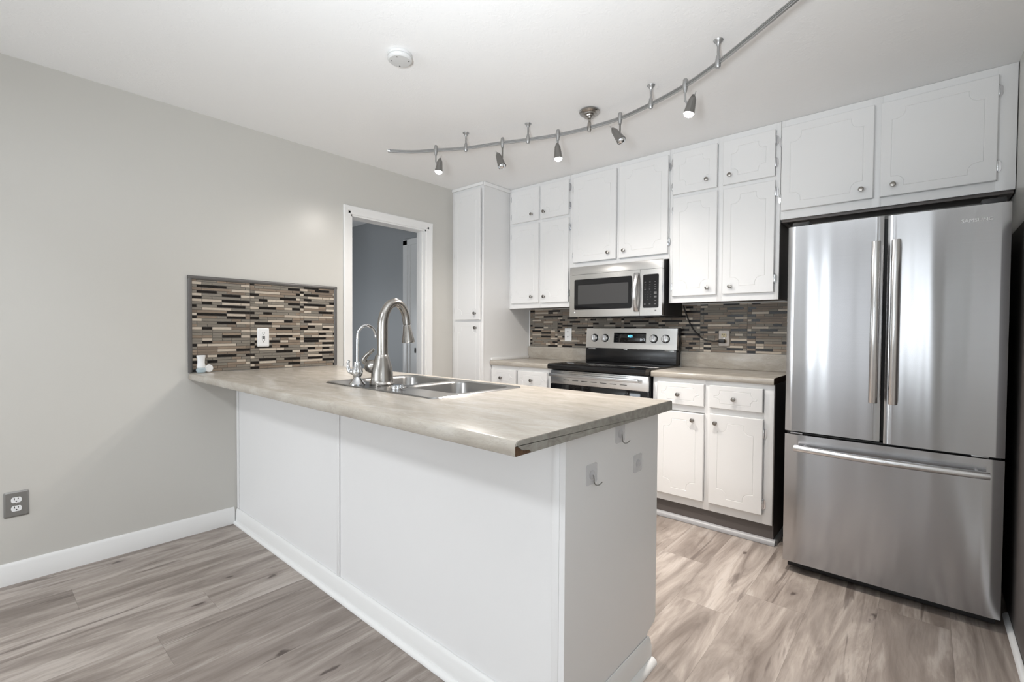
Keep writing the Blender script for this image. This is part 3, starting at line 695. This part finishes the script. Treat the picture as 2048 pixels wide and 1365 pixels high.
# ================================================================== OUTLETS
def outlet(name, label, Mx, plate, face, w, h, kind):
    p = Mx @ Vector((0, 0, 0)); t = thing(name, p, label, 'outlet')
    bm = bmesh.new(); q = rrect(-w / 2, w / 2, -h / 2, h / 2, .006, 4); q2 = rrect(-w / 2 + .006, w / 2 - .006, -h / 2 + .006, h / 2 - .006, .004, 4)
    rg = [[bm.verts.new((x, y, z)) for x, z in qq] for qq, y in ((q, -.0004), (q, -.0025), (q2, -.0062))]
    for a, b in zip(rg, rg[1:]):
        for k in range(len(a)): bm.faces.new((a[k], a[(k + 1) % len(a)], b[(k + 1) % len(a)], b[k]))
    bm.faces.new(rg[-1]); bm.faces.new(rg[0][::-1]); obj('plate', bm, plate, t, mat=Mx, ang=25)
    def slots(par, zc, ym):
        sl = bmesh.new(); box(sl, -.0075, -.0048, ym, ym + .001, zc + .001, zc + .0095); box(sl, .0048, .0072, ym, ym + .001, zc + .002, zc + .009)
        lathe(sl, [(.0027, 0), (.0027, .001)], (0, ym + .001, zc - .0055), (0, -1, 0), 10); obj('slots', sl, 'slot', par, mat=Mx)
    if kind == 'duplex':
        for zc in (.0195, -.0195):
            pts = []; bm = bmesh.new()
            for k in range(28):
                a = 2 * PI * k / 28; pts.append((.0172 * math.cos(a), zc + max(-.0125, min(.0125, .0172 * math.sin(a)))))
            prism(bm, pts, 1, -.0082, -.0058); slots(obj('receptacle', bm, face, t, mat=Mx), zc, -.0087)
        sc = bmesh.new(); lathe(sc, [(.0032, 0), (.0028, .0012), (0, .0014)], (0, -.0062, 0), (0, -1, 0), 12); obj('screw', sc, 'chrome', t, mat=Mx)
    else:
        for z0, z1, zc in ((.0008, .0335, .0215), (-.0335, -.0008, -.0215)):
            bm = bmesh.new(); prism(bm, rrect(-.0166, .0166, z0, z1, .003, 3), 1, -.0080, -.0058); slots(obj('receptacle', bm, face, t, mat=Mx), zc, -.0085)
    if kind == 'gfci':
        b1 = B(-.0085, .0085, -.0092, -.0078, .0012, .0072, .0006); obj('test_button', b1, 'slot', t, mat=Mx)
        b2 = B(-.0085, .0085, -.0092, -.0078, -.0072, -.0012, .0006); obj('reset_button', b2, 'slot', t, mat=Mx)
    return t
LW = lambda y, z, d: Matrix.Translation((d, y, z)) @ Matrix.Rotation(PI / 2, 4, 'Z')
BW = lambda x, z: Matrix.Translation((x, YB - .0048, z))
outlet('wall_outlet', 'grey-plated duplex outlet low on the bare left wall', LW(-.661, .361, .0), 'greyplate', 'plastic', .080, .116, 'duplex')
outlet('wall_outlet', 'white outlet with test buttons on the mosaic above the peninsula', LW(.405, 1.111, .0048), 'plastic', 'plastic', .070, .114, 'gfci')
outlet('wall_outlet', 'white outlet on the back mosaic left of the range', BW(.806, 1.131), 'plastic', 'plastic', .070, .112, 'decor')
outlet('wall_outlet', 'taupe-plated outlet right of the range with a black plug in it', BW(2.074, 1.120), 'taupeplate', 'platewarm', .076, .114, 'duplex')
t = thing('power_cord', (2.074, YB - .014, 1.100), 'black microwave power cord hanging down to the taupe outlet', 'cord')
bm = bmesh.new(); tube(bm, smooth_path([(1.798, YB - .018, 1.347), (1.810, YB - .016, 1.31), (1.823, YB - .015, 1.273), (1.852, YB - .015, 1.208), (1.896, YB - .015, 1.146), (1.947, YB - .018, 1.111), (2.008, YB - .026, 1.098), (2.050, YB - .032, 1.099)]), .0042, 10); obj('cable', bm, 'blackmatte', t)
bm = bmesh.new(); box(bm, 2.048, 2.088, YB - .044, YB - .0137, 1.088, 1.113, .006); lathe(bm, [(.009, 0), (.006, .014)], (2.049, YB - .031, 1.1), (-1, 0, 0), 12); obj('plug', bm, 'blackmatte', t)

# ================================================================== CEILING FIXTURES
t = thing('smoke_detector', (1.335, .468, H), 'round white smoke detector on the ceiling over the peninsula', 'smoke detector')
bm = bmesh.new(); lathe(bm, [(.050, .0005), (.053, .002), (.053, .012), (.049, .013), (.049, .017)], (1.335, .468, H), (0, 0, -1), 36); obj('base', bm, 'detector', t)
bm = bmesh.new(); lathe(bm, [(.049, .017), (.0525, .018), (.0525, .026), (.047, .0305), (.02, .032), (0, .032)], (1.335, .468, H), (0, 0, -1), 36); obj('cover', bm, 'detector', t)
bm = bmesh.new()
for dx, dy in ((.030, .025), (-.030, .020), (.020, -.030), (-.022, -.028)): lathe(bm, [(.0035, 0), (.0035, .0008)], (1.335 + dx, .468 + dy, H - .0309), (0, 0, -1), 10)
obj('vent_holes', bm, 'grey', t)
ZR = H - .092
RAIL = [(.556, .947), (.650, 1.050), (.784, 1.129), (.953, 1.225), (1.179, 1.310), (1.325, 1.372), (1.497, 1.432), (1.685, 1.464), (1.869, 1.470), (2.059, 1.428), (2.255, 1.362), (2.428, 1.268), (2.601, 1.152), (2.745, 1.050), (2.90, .945), (3.05, .865)]
t = thing('track_light', (1.685, 1.464, H), 'curved silver ceiling track light with five small spot heads', 'track light')
rail = smooth_path([(x, y, ZR) for x, y in RAIL], 6)
bm = bmesh.new(); prof = [(-.0035, -.009), (.0035, -.009), (.0035, -.0045), (.0015, -.0038), (.0015, -.0022), (.0035, -.0015), (.0035, .0015), (.0015, .0022), (.0015, .0038), (.0035, .0045), (.0035, .009), (-.0035, .009), (-.0035, .0045), (-.0015, .0038), (-.0015, .0022), (-.0035, .0015), (-.0035, -.0015), (-.0015, -.0022), (-.0015, -.0038), (-.0035, -.0045)]
prof = [(a * 1.2, b) for a, b in prof]
rings = []
for i, p in enumerate(rail):
    d = (rail[min(i + 1, len(rail) - 1)] - rail[max(i - 1, 0)]); d.z = 0; d.normalize(); s = Vector((-d.y, d.x, 0))
    rings.append([bm.verts.new(p + s * a + Vector((0, 0, b))) for a, b in prof])
for a, b in zip(rings, rings[1:]):
    for k in range(len(prof)): bm.faces.new((a[k], a[(k + 1) % len(prof)], b[(k + 1) % len(prof)], b[k]))
bm.faces.new(rings[0][::-1]); bm.faces.new(rings[-1]); obj('rail', bm, 'satin', t, ang=30)
bm = bmesh.new(); d = (rail[0] - rail[1]).normalized(); tube(bm, [rail[0] - d * .004, rail[0] + d * .010], .0105, 8); obj('end_cap', bm, 'satin', t)
BARREL = [(.0085, -.024), (.0105, -.020), (.0125, -.008), (.0120, .004), (.0095, .018), (.0080, .024)]
def standoff(x, y):
    bm = bmesh.new(); lathe(bm, [(.020, .0006), (.019, .003), (.012, .010), (.0065, .020), (.0052, .028), (.0052, .060), (.0075, .064), (.0085, .068), (.0110, .080), (.0122, .094), (.0108, .108), (.0085, .113), (0, .1135)], (x, y, H), (0, 0, -1), 20); obj('standoff', bm, 'satin', t, ang=40)
for x, y in ((.953, 1.225), (1.325, 1.372), (2.059, 1.428), (2.428, 1.268)): standoff(x, y)
bm = bmesh.new(); lathe(bm, [(.052, .0006), (.055, .004), (.056, .010), (.052, .016), (.040, .020), (.039, .026), (.030, .029), (.028, .035), (.019, .038), (.016, .044), (.0075, .046), (.0070, .060), (.0095, .066), (.0122, .090), (.0120, .100), (.0085, .114), (0, .1145)], (1.685, 1.464, H), (0, 0, -1), 28); obj('canopy', bm, 'nickel', t, ang=40)
HEADS = [((.784, 1.129), (.814, 1.138, 2.222), (.808, 1.132, 2.145), True), ((1.179, 1.310), (1.166, 1.283, 2.212), (1.211, 1.274, 2.126), False), ((1.497, 1.432), (1.502, 1.419, 2.224), (1.507, 1.4225, 2.143), True),
         ((1.869, 1.470), (1.844, 1.440, 2.223), (1.898, 1.434, 2.147), False), ((2.255, 1.362), (2.288, 1.373, 2.228), (2.272, 1.363, 2.150), True)]
def spot_head(c, T, Bt, lit):
    T, Bt = Vector(T), Vector(Bt); ax = (Bt - T); L = ax.length; ax.normalize(); p = Vector((c[0], c[1], ZR))
    bm = bmesh.new(); lathe(bm, [(.0075, .030), (.0100, .026), (.0118, .012), (.0122, 0), (.0105, -.014), (.0080, -.026), (.0078, -.030)], p, (0, 0, 1), 18); hd = obj('lamp_head', bm, 'satin', t, ang=40)
    near = T + ax * (L * .40); side = (p + Vector((0, 0, -.072)) - near); side -= ax * side.dot(ax); side.normalize()
    e = near + side * .0185
    bm = bmesh.new(); tube(bm, [p + Vector((0, 0, -.029)), Vector((p.x, p.y, max(e.z, p.z - .072) + .004)), e], .0048, 10); obj('stem', bm, 'satin' if lit else 'pewter', hd)
    bm = bmesh.new(); lathe(bm, [(.007, -.006), (.0078, .0), (.0105, .002), (.0135, .010), (.0160, .014), (.0250, L - .001), (.0252, L), (.0235, L), (.0150, .020), (.0, .019)], T, ax, 12, cap=False); obj('shade', bm, 'pewter', hd, ang=20)
    bm = bmesh.new(); tube(bm, [T + side * -.004, T - ax * .022 + side * -.006], .0022, 8); obj('pin', bm, 'satin', hd)
    bm = bmesh.new(); lathe(bm, [(.0, L + .0150), (.009, L + .0135), (.017, L + .0085), (.0215, L + .001), (.0225, L - .003), (.0205, L - .012)], T, ax, 20, cap=False); obj('bulb', bm, 'bulb' if lit else 'chrome', hd)
    if lit:
        for size, blend, power in (((80, .8, BEAM * 1.6) if c[0] > 2 else (72, 1.0, BEAM)), (165, .9, SPILL)):
            ld = bpy.data.lights.new('spot_light', 'SPOT'); ld.energy = power; ld.color = WARM; ld.spot_size = math.radians(size); ld.spot_blend = blend; ld.shadow_soft_size = .022
            lo = bpy.data.objects.new('spot_light', ld); COL.objects.link(lo); lo.location = T + ax * (L + .034); lo.rotation_euler = ax.to_track_quat('-Z', 'Y').to_euler()
BEAM, SPILL, WARM = 76, 30, (1, .935, .865)
for h in HEADS: spot_head(*h)

# ================================================================== MICROWAVE
t = thing('microwave', (1.42, 2.39, 1.268), 'stainless over-the-range microwave under the two-door wall cabinet', 'microwave')
MY = 2.210
bm = bmesh.new(); box(bm, 1.060, 1.786, MY + .030, YU - .003, 1.270, 1.6425, .002); box(bm, 1.060, 1.786, YU - .003, YB - .009, 1.270, 1.6425, .002); obj('body', bm, 'blackmatte', t)
bm = bmesh.new(); prism(bm, [(MY + .029, 1.584), (MY + .001, 1.584), (MY + .002, 1.632), (MY + .010, 1.644), (MY + .029, 1.646)], 0, 1.058, 1.786); obj('vent_hood', bm, 'steel', t)
def window_frame(bm, x0, x1, z0, z1, y0, y1, hx0, hx1, hz0, hz1, r):
    """slab with a rounded opening in its front"""
    o = [bm.verts.new((x, y0, z)) for x, z in rrect(x0, x1, z0, z1, .004, 6)]; ob = [bm.verts.new((x, y1, z)) for x, z in rrect(x0, x1, z0, z1, .004, 6)]
    i = [bm.verts.new((x, y0, z)) for x, z in rrect(hx0, hx1, hz0, hz1, r, 6)]; ib = [bm.verts.new((x, y0 + .003, z)) for x, z in rrect(hx0, hx1, hz0, hz1, r, 6)]
    n = len(o)
    for a, b in ((o, ob), (i, ib), (o, i)):
        for k in range(n): bm.faces.new((a[k], a[(k + 1) % n], b[(k + 1) % n], b[k]))
    bm.faces.new(ob)
bm = bmesh.new(); window_frame(bm, 1.059, 1.630, 1.270, 1.582, MY, MY + .028, 1.100, 1.571, 1.322, 1.547, .012); dr = obj('door', bm, 'steel', t, ang=40)
bm = bmesh.new(); prism(bm, rrect(1.1005, 1.5705, 1.3225, 1.5465, .0115, 6), 1, MY + .0012, MY + .0028); obj('glass', bm, 'glassblack', dr)
bm = bmesh.new(); prism(bm, rrect(1.132, 1.543, 1.3615, 1.504, .003, 3), 1, MY + .0004, MY + .0011); obj('window', bm, 'screen', dr)
bm = bmesh.new(); ys = [(0, .0), (.12, .022), (.3, .036), (.5, .041), (.7, .036), (.88, .022), (1, .0)]
hr = []
for u, dy in [(k / 20, .006 + .038 * math.sin(PI * k / 20) ** .8) for k in range(21)]:
    z = 1.298 + u * .266; y = MY - dy; hr.append([bm.verts.new(pp) for pp in ((1.588, y + .004, z), (1.592, y - .002, z), (1.606, y - .005, z), (1.620, y - .002, z), (1.624, y + .004, z), (1.616, y + .006, z), (1.596, y + .006, z))])
for a, b in zip(hr, hr[1:]):
    for k in range(7): bm.faces.new((a[k], a[(k + 1) % 7], b[(k + 1) % 7], b[k]))
bm.faces.new(hr[0][::-1]); bm.faces.new(hr[-1])
for z in (1.303, 1.545): box(bm, 1.596, 1.616, MY - .010, MY + .002, z, z + .014, .002)
obj('handle', bm, 'handle', dr, ang=50)
bm = bmesh.new(); lathe(bm, [(.006, 0), (.006, .0006)], (1.104, MY, 1.302), (0, -1, 0), 14); obj('badge', bm, 'logo', dr)
bm = bmesh.new(); window_frame(bm, 1.632, 1.787, 1.270, 1.582, MY, MY + .028, 1.653, 1.765, 1.322, 1.547, .010); pn = obj('control_panel', bm, 'steel', t, ang=40)
bm = bmesh.new(); prism(bm, rrect(1.6535, 1.7645, 1.3225, 1.5465, .0095, 6), 1, MY + .0010, MY + .0028); obj('keypad', bm, 'glassblack', pn)
bm = bmesh.new()
for r_, row in enumerate(('123', '456', '789', ' 0 ')):
    for c_, ch in enumerate(row):
        if ch != ' ': text_mesh(bm, ch, .0075, FACE(1.668 + c_ * .021, MY + .0006, 1.428 - r_ * .0165))
rnd = random.Random(3)
for z in (1.494, 1.476, 1.462, 1.446):
    for x in (1.668, 1.702, 1.740): box(bm, x - rnd.uniform(.003, .007), x + rnd.uniform(.003, .007), MY + .0003, MY + .0008, z, z + .0028)
for z0, z1 in ((1.412, 1.430), (1.390, 1.402)): box(bm, 1.732, 1.750, MY + .0003, MY + .0008, z0, z1)
for x, z in ((1.667, 1.345), (1.702, 1.345), (1.740, 1.345), (1.742, 1.368)): box(bm, x - .006, x + .006, MY + .0003, MY + .0008, z, z + .005)
obj('key_legends', bm, 'grey', pn)
bm = bmesh.new(); box(bm, 1.738, 1.749, MY - .0006, MY + .0002, 1.298, 1.307); obj('badge', bm, 'grey', pn)
bm = bmesh.new(); box(bm, 1.10, 1.75, MY + .06, 2.50, 1.2645, 1.2698, .002); box(bm, 1.20, 1.36, MY + .10, MY + .24, 1.2605, 1.2645, .001); box(bm, 1.46, 1.62, MY + .10, MY + .24, 1.2605, 1.2645, .001); obj('underside_grille', bm, 'black', t)

# ================================================================== RANGE
t = thing('electric_range', (1.404, 2.28, 0), 'stainless electric range with black glass cooktop between the two base cabinets', 'range')
RX0, RX1, RF = 1.0225, 1.7870, 2.020
bm = bmesh.new(); box(bm, RX0, RX1, RF + .030, 2.540, .03, .884, .002)
for x in (RX0 + .04, RX1 - .04):
    for y in (2.10, 2.48): lathe(bm, [(.018, .0005), (.018, .012), (.012, .013), (.012, .032)], (x, y, 0), seg=14)
obj('body', bm, 'black', t)
bm = bmesh.new(); prism(bm, [(1.986, .888), (1.982, .896), (1.982, .910), (1.986, .920), (1.996, .925), (2.50, .926), (2.50, .885), (2.0, .885)], 0, RX0, RX1 - .001); cook = obj('cooktop', bm, 'glassblack', t, ang=40)
bm = bmesh.new()
for x, y, r in ((1.22, 2.13, .105), (1.60, 2.13, .085), (1.22, 2.37, .075), (1.60, 2.37, .095)):
    for rr_ in (r, r - .028): lathe(bm, [(rr_, 0), (rr_, .0003), (rr_ - .0016, .0003), (rr_ - .0016, 0)], (x, y, .9262), seg=48, cap=False)
obj('burner_rings', bm, 'screen', cook)
# back guard
bm = bmesh.new(); box(bm, RX0 + .018, RX1 - .002, 2.470, 2.548, .9265, 1.030, .003); box(bm, RX0 + .020, RX1 + .002, 2.505, 2.550, 1.02, 1.188, .004)
obj('rear_riser', bm, 'black', t)
bm = bmesh.new(); prism(bm, [(2.470, 1.032), (2.476, 1.031), (2.506, 1.031), (2.506, 1.187), (2.490, 1.187), (2.484, 1.184)], 0, RX0 + .020, RX1 - .001); bgd = obj('back_guard', bm, 'steel', t, ang=40)
guard_y = lambda z: 2.470 + (z - 1.032) * .0921
TILT = Matrix.Rotation(-.0918, 4, 'X')
def on_guard(x, z): return Matrix.Translation((x, guard_y(z), z)) @ TILT
bm = bmesh.new(); box(bm, -.132, .132, -.0022, .002, -.0385, .0385, .002); obj('display', bm, 'glassblack', bgd, mat=on_guard(1.421, 1.114))
bm = bmesh.new(); text_mesh(bm, '4:21', .024, on_guard(1.428, 1.125) @ Matrix.Translation((0, -.0026, 0)) @ Matrix.Rotation(PI / 2, 4, 'X')); obj('clock_digits', bm, 'digits', bgd)
bm = bmesh.new()
for dx, dz in ((-.105, .018), (-.075, .018), (-.105, -.001), (-.075, -.001), (-.105, -.024), (-.080, -.024), (-.035, -.024), (.0, -.024), (.036, -.024), (.070, -.024), (.105, .018), (.105, .008), (.105, -.006), (.105, -.024)): box(bm, dx - .006, dx + .006, -.0027, -.0022, dz, dz + .003)
obj('key_legends', bm, 'screen', bgd, mat=on_guard(1.421, 1.114))
for x, z in ((1.118, 1.110), (1.213, 1.110), (1.613, 1.110), (1.703, 1.110)):
    bm = bmesh.new(); lathe(bm, [(.031, .0005), (.031, .004), (.027, .008)], (0, 0, 0), (0, -1, 0), 28); kb = obj('control_knob', bm, 'black', bgd, mat=on_guard(x, z))
    bm = bmesh.new(); lathe(bm, [(.0265, .008), (.0255, .020), (.023, .022), (0, .0225)], (0, 0, 0), (0, -1, 0), 28); box(bm, -.0065, .0065, -.034, -.020, -.0235, .0235, .003); obj('knob_cap', bm, 'handle', kb, mat=on_guard(x, z))
bm = bmesh.new()
for x0, x1 in ((RX0 + .05, RX0 + .11), (1.38, 1.41), (RX1 - .085, RX1 - .015)): box(bm, x0, x1, 2.462, 2.470, 1.020, 1.029, .001)
obj('vent_clips', bm, 'satin', t)
# oven door, handle, drawer
bm = bmesh.new(); box(bm, RX0 + .001, RX1 - .001, RF, RF + .029, .780, .8775, .003); od = obj('oven_door', bm, 'steel', t)
bm = bmesh.new(); box(bm, RX0 + .001, RX1 - .001, RF + .001, RF + .029, .235, .779, .003); obj('door_glass', bm, 'glassblack', od)
bm = bmesh.new(); box(bm, 1.15, 1.66, RF + .0002, RF + .0009, .34, .64); obj('window', bm, 'screen', od)
bm = bmesh.new(); box(bm, RX0 + .022, RX1 - .045, 1.964, 1.980, .836, .860, .004)
for x in (RX0 + .045, RX1 - .075): box(bm, x, x + .022, 1.978, RF + .001, .840, .856, .002)
obj('handle', bm, 'handle', od)
bm = bmesh.new()
for k in range(7): box(bm, 1.14 + k * .075, 1.19 + k * .075, RF - .0006, RF + .001, .8085, .8125)
box(bm, 1.14, 1.66, RF - .0004, RF + .001, .867, .8695)
obj('vent_slots', bm, 'slot', od)
bm = bmesh.new(); box(bm, RX0 + .001, RX1 - .001, RF + .002, RF + .029, .05, .228, .004); obj('storage_drawer', bm, 'steel', t)

# ================================================================== REFRIGERATOR
t = thing('refrigerator', (2.966, 2.15, 0), 'stainless french door refrigerator with a bottom freezer drawer', 'refrigerator')
FY0 = 1.812
bm = bmesh.new(); box(bm, 2.600, 3.332, FY0 + .070, 2.50, .035, 1.655, .004)
for x in (2.65, 3.28):
    for y in (1.93, 2.42): lathe(bm, [(.02, .0005), (.02, .015), (.012, .016), (.012, .04)], (x, y, 0), seg=14)
obj('body', bm, 'black', t)
def slab_door(x0, x1, z0, z1, bulge=.0035, e=.006):
    bm = bmesh.new(); n = 24; fr_, bk_ = [], []
    for k in range(n + 1):
        u = k / n; x = x0 + u * (x1 - x0); X = (x - 2.592) / (3.338 - 2.592)
        y = FY0 - bulge * (4 * X * (1 - X)) + bulge * .3
        edge = min(u, 1 - u) * (x1 - x0)
        if edge < e: y += (e - edge) * .8
        fr_.append((x, y))
    poly = fr_ + [(x1, FY0 + .068), (x0, FY0 + .068)]
    prism(bm, poly, 2, z0, z1); return bm
dl = obj('door', slab_door(2.592, 2.956, .688, 1.668), 'fridge', t, ang=28)
d_r = obj('door', slab_door(2.969, 3.338, .682, 1.666), 'fridge', t, ang=28)
fz = obj('freezer_drawer', slab_door(2.592, 3.338, .052, .672), 'fridge', t, ang=28)
def bar(x, parent):
    bm = bmesh.new(); tube(bm, [(x, 1.752, .862), (x, 1.752, .864), (x, 1.752, 1.551), (x, 1.752, 1.553)], [.0150, .0163, .0163, .0150], 24)
    for z in (.91, 1.50): tube(bm, [(x, 1.760, z), (x, FY0 - .004, z)], .0085, 14)
    obj('handle', bm, 'handle', parent, ang=40)
bar(2.934, dl); bar(3.000, d_r)
bm = bmesh.new(); pts = [(2.641 + u * .653, 1.768 - .026 * math.sin(PI * u), .616) for u in [k / 24 for k in range(25)]]; tube(bm, pts, .0150, 18)
for x in (2.675, 3.262): tube(bm, [(x, 1.766, .616), (x, FY0 + .002, .616)], .0085, 12)
obj('handle', bm, 'handle', fz, ang=40)
bm = bmesh.new(); text_mesh(bm, 'SAMSUNG', .0200, FACE(3.243, FY0 - .0021, 1.6075)); obj('logo', bm, 'logo', d_r)
bm = bmesh.new(); box(bm, 2.60, 3.33, FY0 + .020, FY0 + .066, .673, .681, .001); box(bm, 2.9565, 2.9685, FY0 + .03, FY0 + .069, .69, 1.66); obj('gasket', bm, 'blackmatte', t)
bm = bmesh.new()
for x in (2.64, 3.27): box(bm, x - .025, x + .025, FY0 + .006, FY0 + .030, .6745, .6815, .001)
obj('hinge_cover', bm, 'satin', t)
bm = bmesh.new(); box(bm, 2.605, 3.327, FY0 + .050, FY0 + .069, .012, .0495, .002); obj('toe_grille', bm, 'blackmatte', t)
for x0 in (2.605, 3.255):
    bm = bmesh.new(); box(bm, x0, x0 + .07, FY0 + .02, FY0 + .12, 1.6685, 1.69, .004); obj('top_hinge', bm, 'blackmatte', t)
